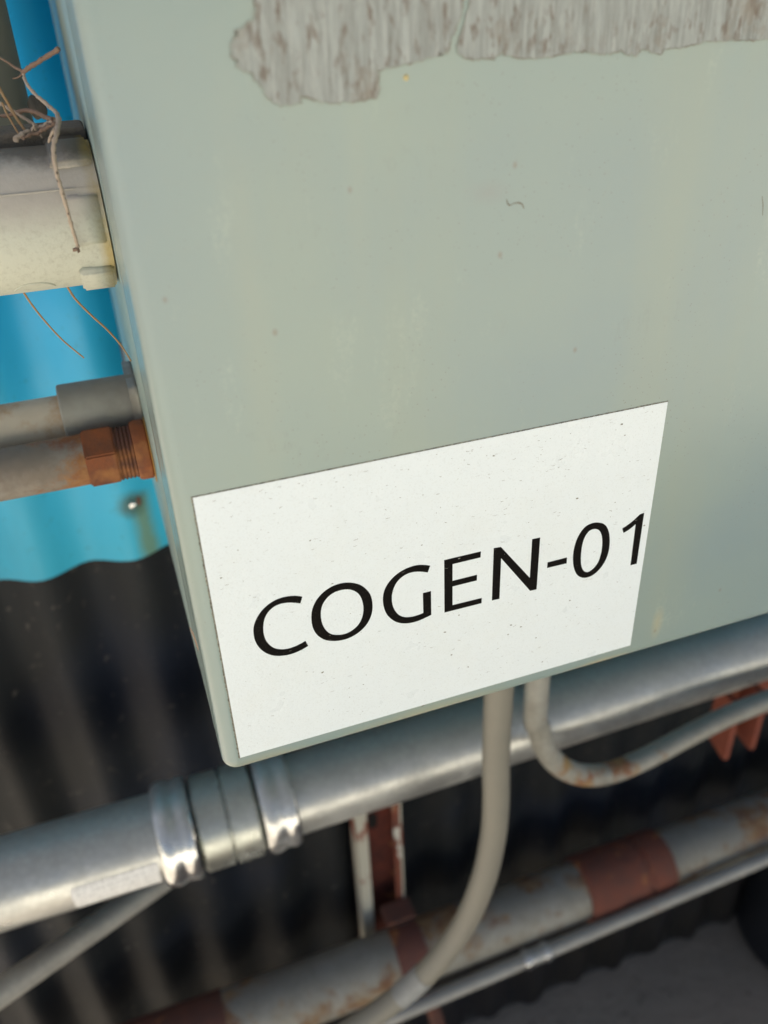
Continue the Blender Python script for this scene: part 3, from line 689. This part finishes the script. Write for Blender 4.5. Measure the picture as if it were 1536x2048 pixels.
# ------------------------------------------------------------------ twigs and dry needles
def barkmat(name, a, b, s=500):
    m = M(name, .85); c = m.mix(m.noise(s, 5, .7), a, b); c = m.mix(m.op('MULTIPLY', m.r(m.voro(260), .22, .12), .8), c, (.03, .022, .018)); m.col(c); m.bump(m.noise(900, 4), .0004, .7); return m
BK1 = barkmat('pale twig bark', (.56, .46, .36), (.32, .24, .18)); BK2 = barkmat('brown twig bark', (.20, .12, .08), (.30, .21, .155)); NED = M('dry needle', .6); NED.col(NED.mix(NED.noise(200, 2), (.30, .17, .07), (.42, .28, .15)))
def strand(name, P, w0, w1, mat, par, seg=8, rough=.12):
    """P: (px,py,depth); widths in photo pixels"""
    pts = spline([at(*p) for p in P], 7); n = len(pts); rad = []
    for i, p in enumerate(pts):
        r_ = (w0 + (w1 - w0) * i / (n - 1)) * .5 * depth(p) / FPX
        rad.append(r_ * (1 + rough * math.sin(i * 1.7) + rough * .8 * random.uniform(-1, 1)))
        pts[i] = p + Vector((random.uniform(-1, 1), 0, random.uniform(-1, 1))) * r_ * rough * 1.5
    return tube(name, pts, rad, mat, par, seg=seg, sharp=80)
tw = empty('dead_twig', 'forked dead twig, one pale branch hanging down over the front of the beige fitting', 'twig')
strand('branch', [(118, 97, .425), (85, 118, .43), (60, 134, .435), (44, 146, .438)], 10, 9, BK2, tw)
strand('branch', [(46, 143, .438), (30, 135, .44), (14, 124, .442), (-12, 108, .445)], 6, 4, BK2, tw)
strand('branch', [(46, 143, .438), (52, 165, .435), (72, 190, .43), (95, 210, .425), (113, 226, .42), (117, 242, .410)], 6, 9, BK1, tw)
strand('branch', [(44, 148, .438), (36, 155, .438), (25, 157, .438)], 4, 2, BK2, tw)
strand('branch', [(118, 238, .405), (114, 262, .392), (108, 290, .388), (109, 320, .386), (116, 355, .385), (126, 390, .385), (137, 430, .386), (147, 465, .388), (156, 495, .390)], 10, 7, BK1, tw, seg=10)
strand('branch', [(116, 250, .405), (106, 262, .40), (97, 284, .405)], 6, 5, BK1, tw)
strand('branch', [(152, 496, .390), (158, 502, .390)], 11, 9, BK2, tw, seg=8, rough=.3)
tg = empty('dead_twig', 'rough brown twig lying on top of the beige fitting beneath the forked twig', 'twig')
strand('branch', [(-12, 200, .45), (10, 213, .447), (32, 226, .443), (52, 238, .44), (76, 254, .437)], 8, 7, BK1, tg)
strand('branch', [(-10, 232, .45), (20, 230, .446), (48, 221, .44), (70, 224, .435), (92, 235, .43), (108, 240, .425)], 7, 10, BK2, tg)
strand('branch', [(30, 280, .424), (52, 266, .427), (78, 256, .43), (112, 242, .425)], 11, 9, BK1, tg, rough=.3)
strand('branch', [(45, 276, .422), (68, 268, .425), (92, 256, .425), (112, 246, .423)], 7, 8, BK2, tg, rough=.3)
for a_, b_, c_ in ((64, 262, 250), (66, 245, 262), (80, 268, 276), (90, 250, 243)): strand('branch', [(a_, b_, .427), (a_ + 2, (b_ + c_) / 2, .426), (a_ + 5, c_, .426)], 4, 3, BK1, tg)
nd = 'dry brown needles'
for lb, P, w0, w1 in (('thick tan dry needle leaning at the far left above the beige fitting', [(-8, 165, .44), (12, 200, .437), (32, 235, .434), (52, 263, .432)], 7, 6),
                      ('thin dark dry needle beside the thick tan one above the fitting', [(4, 205, .436), (14, 228, .434), (28, 252, .431), (40, 272, .428)], 5, 4),
                      ('dry brown needle hanging below the fitting in front of the blue sheet, leftmost of two', [(40, 574, .42), (62, 607, .42), (88, 640, .422), (125, 680, .424), (168, 716, .426)], 4.5, 3),
                      ('dry brown needle hanging below the fitting and touching the cabinet side, rightmost of two', [(130, 566, .42), (150, 597, .42), (180, 628, .42), (215, 660, .421), (243, 692, .422), (262, 722, .424)], 5, 3.5)):
    o = strand('dry_needle', P, w0, w1, NED, None, seg=6, rough=.04); tag(o, lb, 'pine needle', nd)
p = at(72, 214, .55); dbm = bmesh.new(); bmesh.ops.create_icosphere(dbm, subdivisions=3, radius=.0048)
for v in dbm.verts: v.co = Vector((v.co.x, v.co.y * .7, v.co.z * 1.3)) * (1 + .45 * noise.noise(v.co * 160)) + p
me = bpy.data.meshes.new('mud_clump'); dbm.to_mesh(me); dbm.free(); tag(link('mud_clump', me, m_, None), 'small brown clump of dried mud stuck between the beige vertical pipe and the cabinet', 'debris')
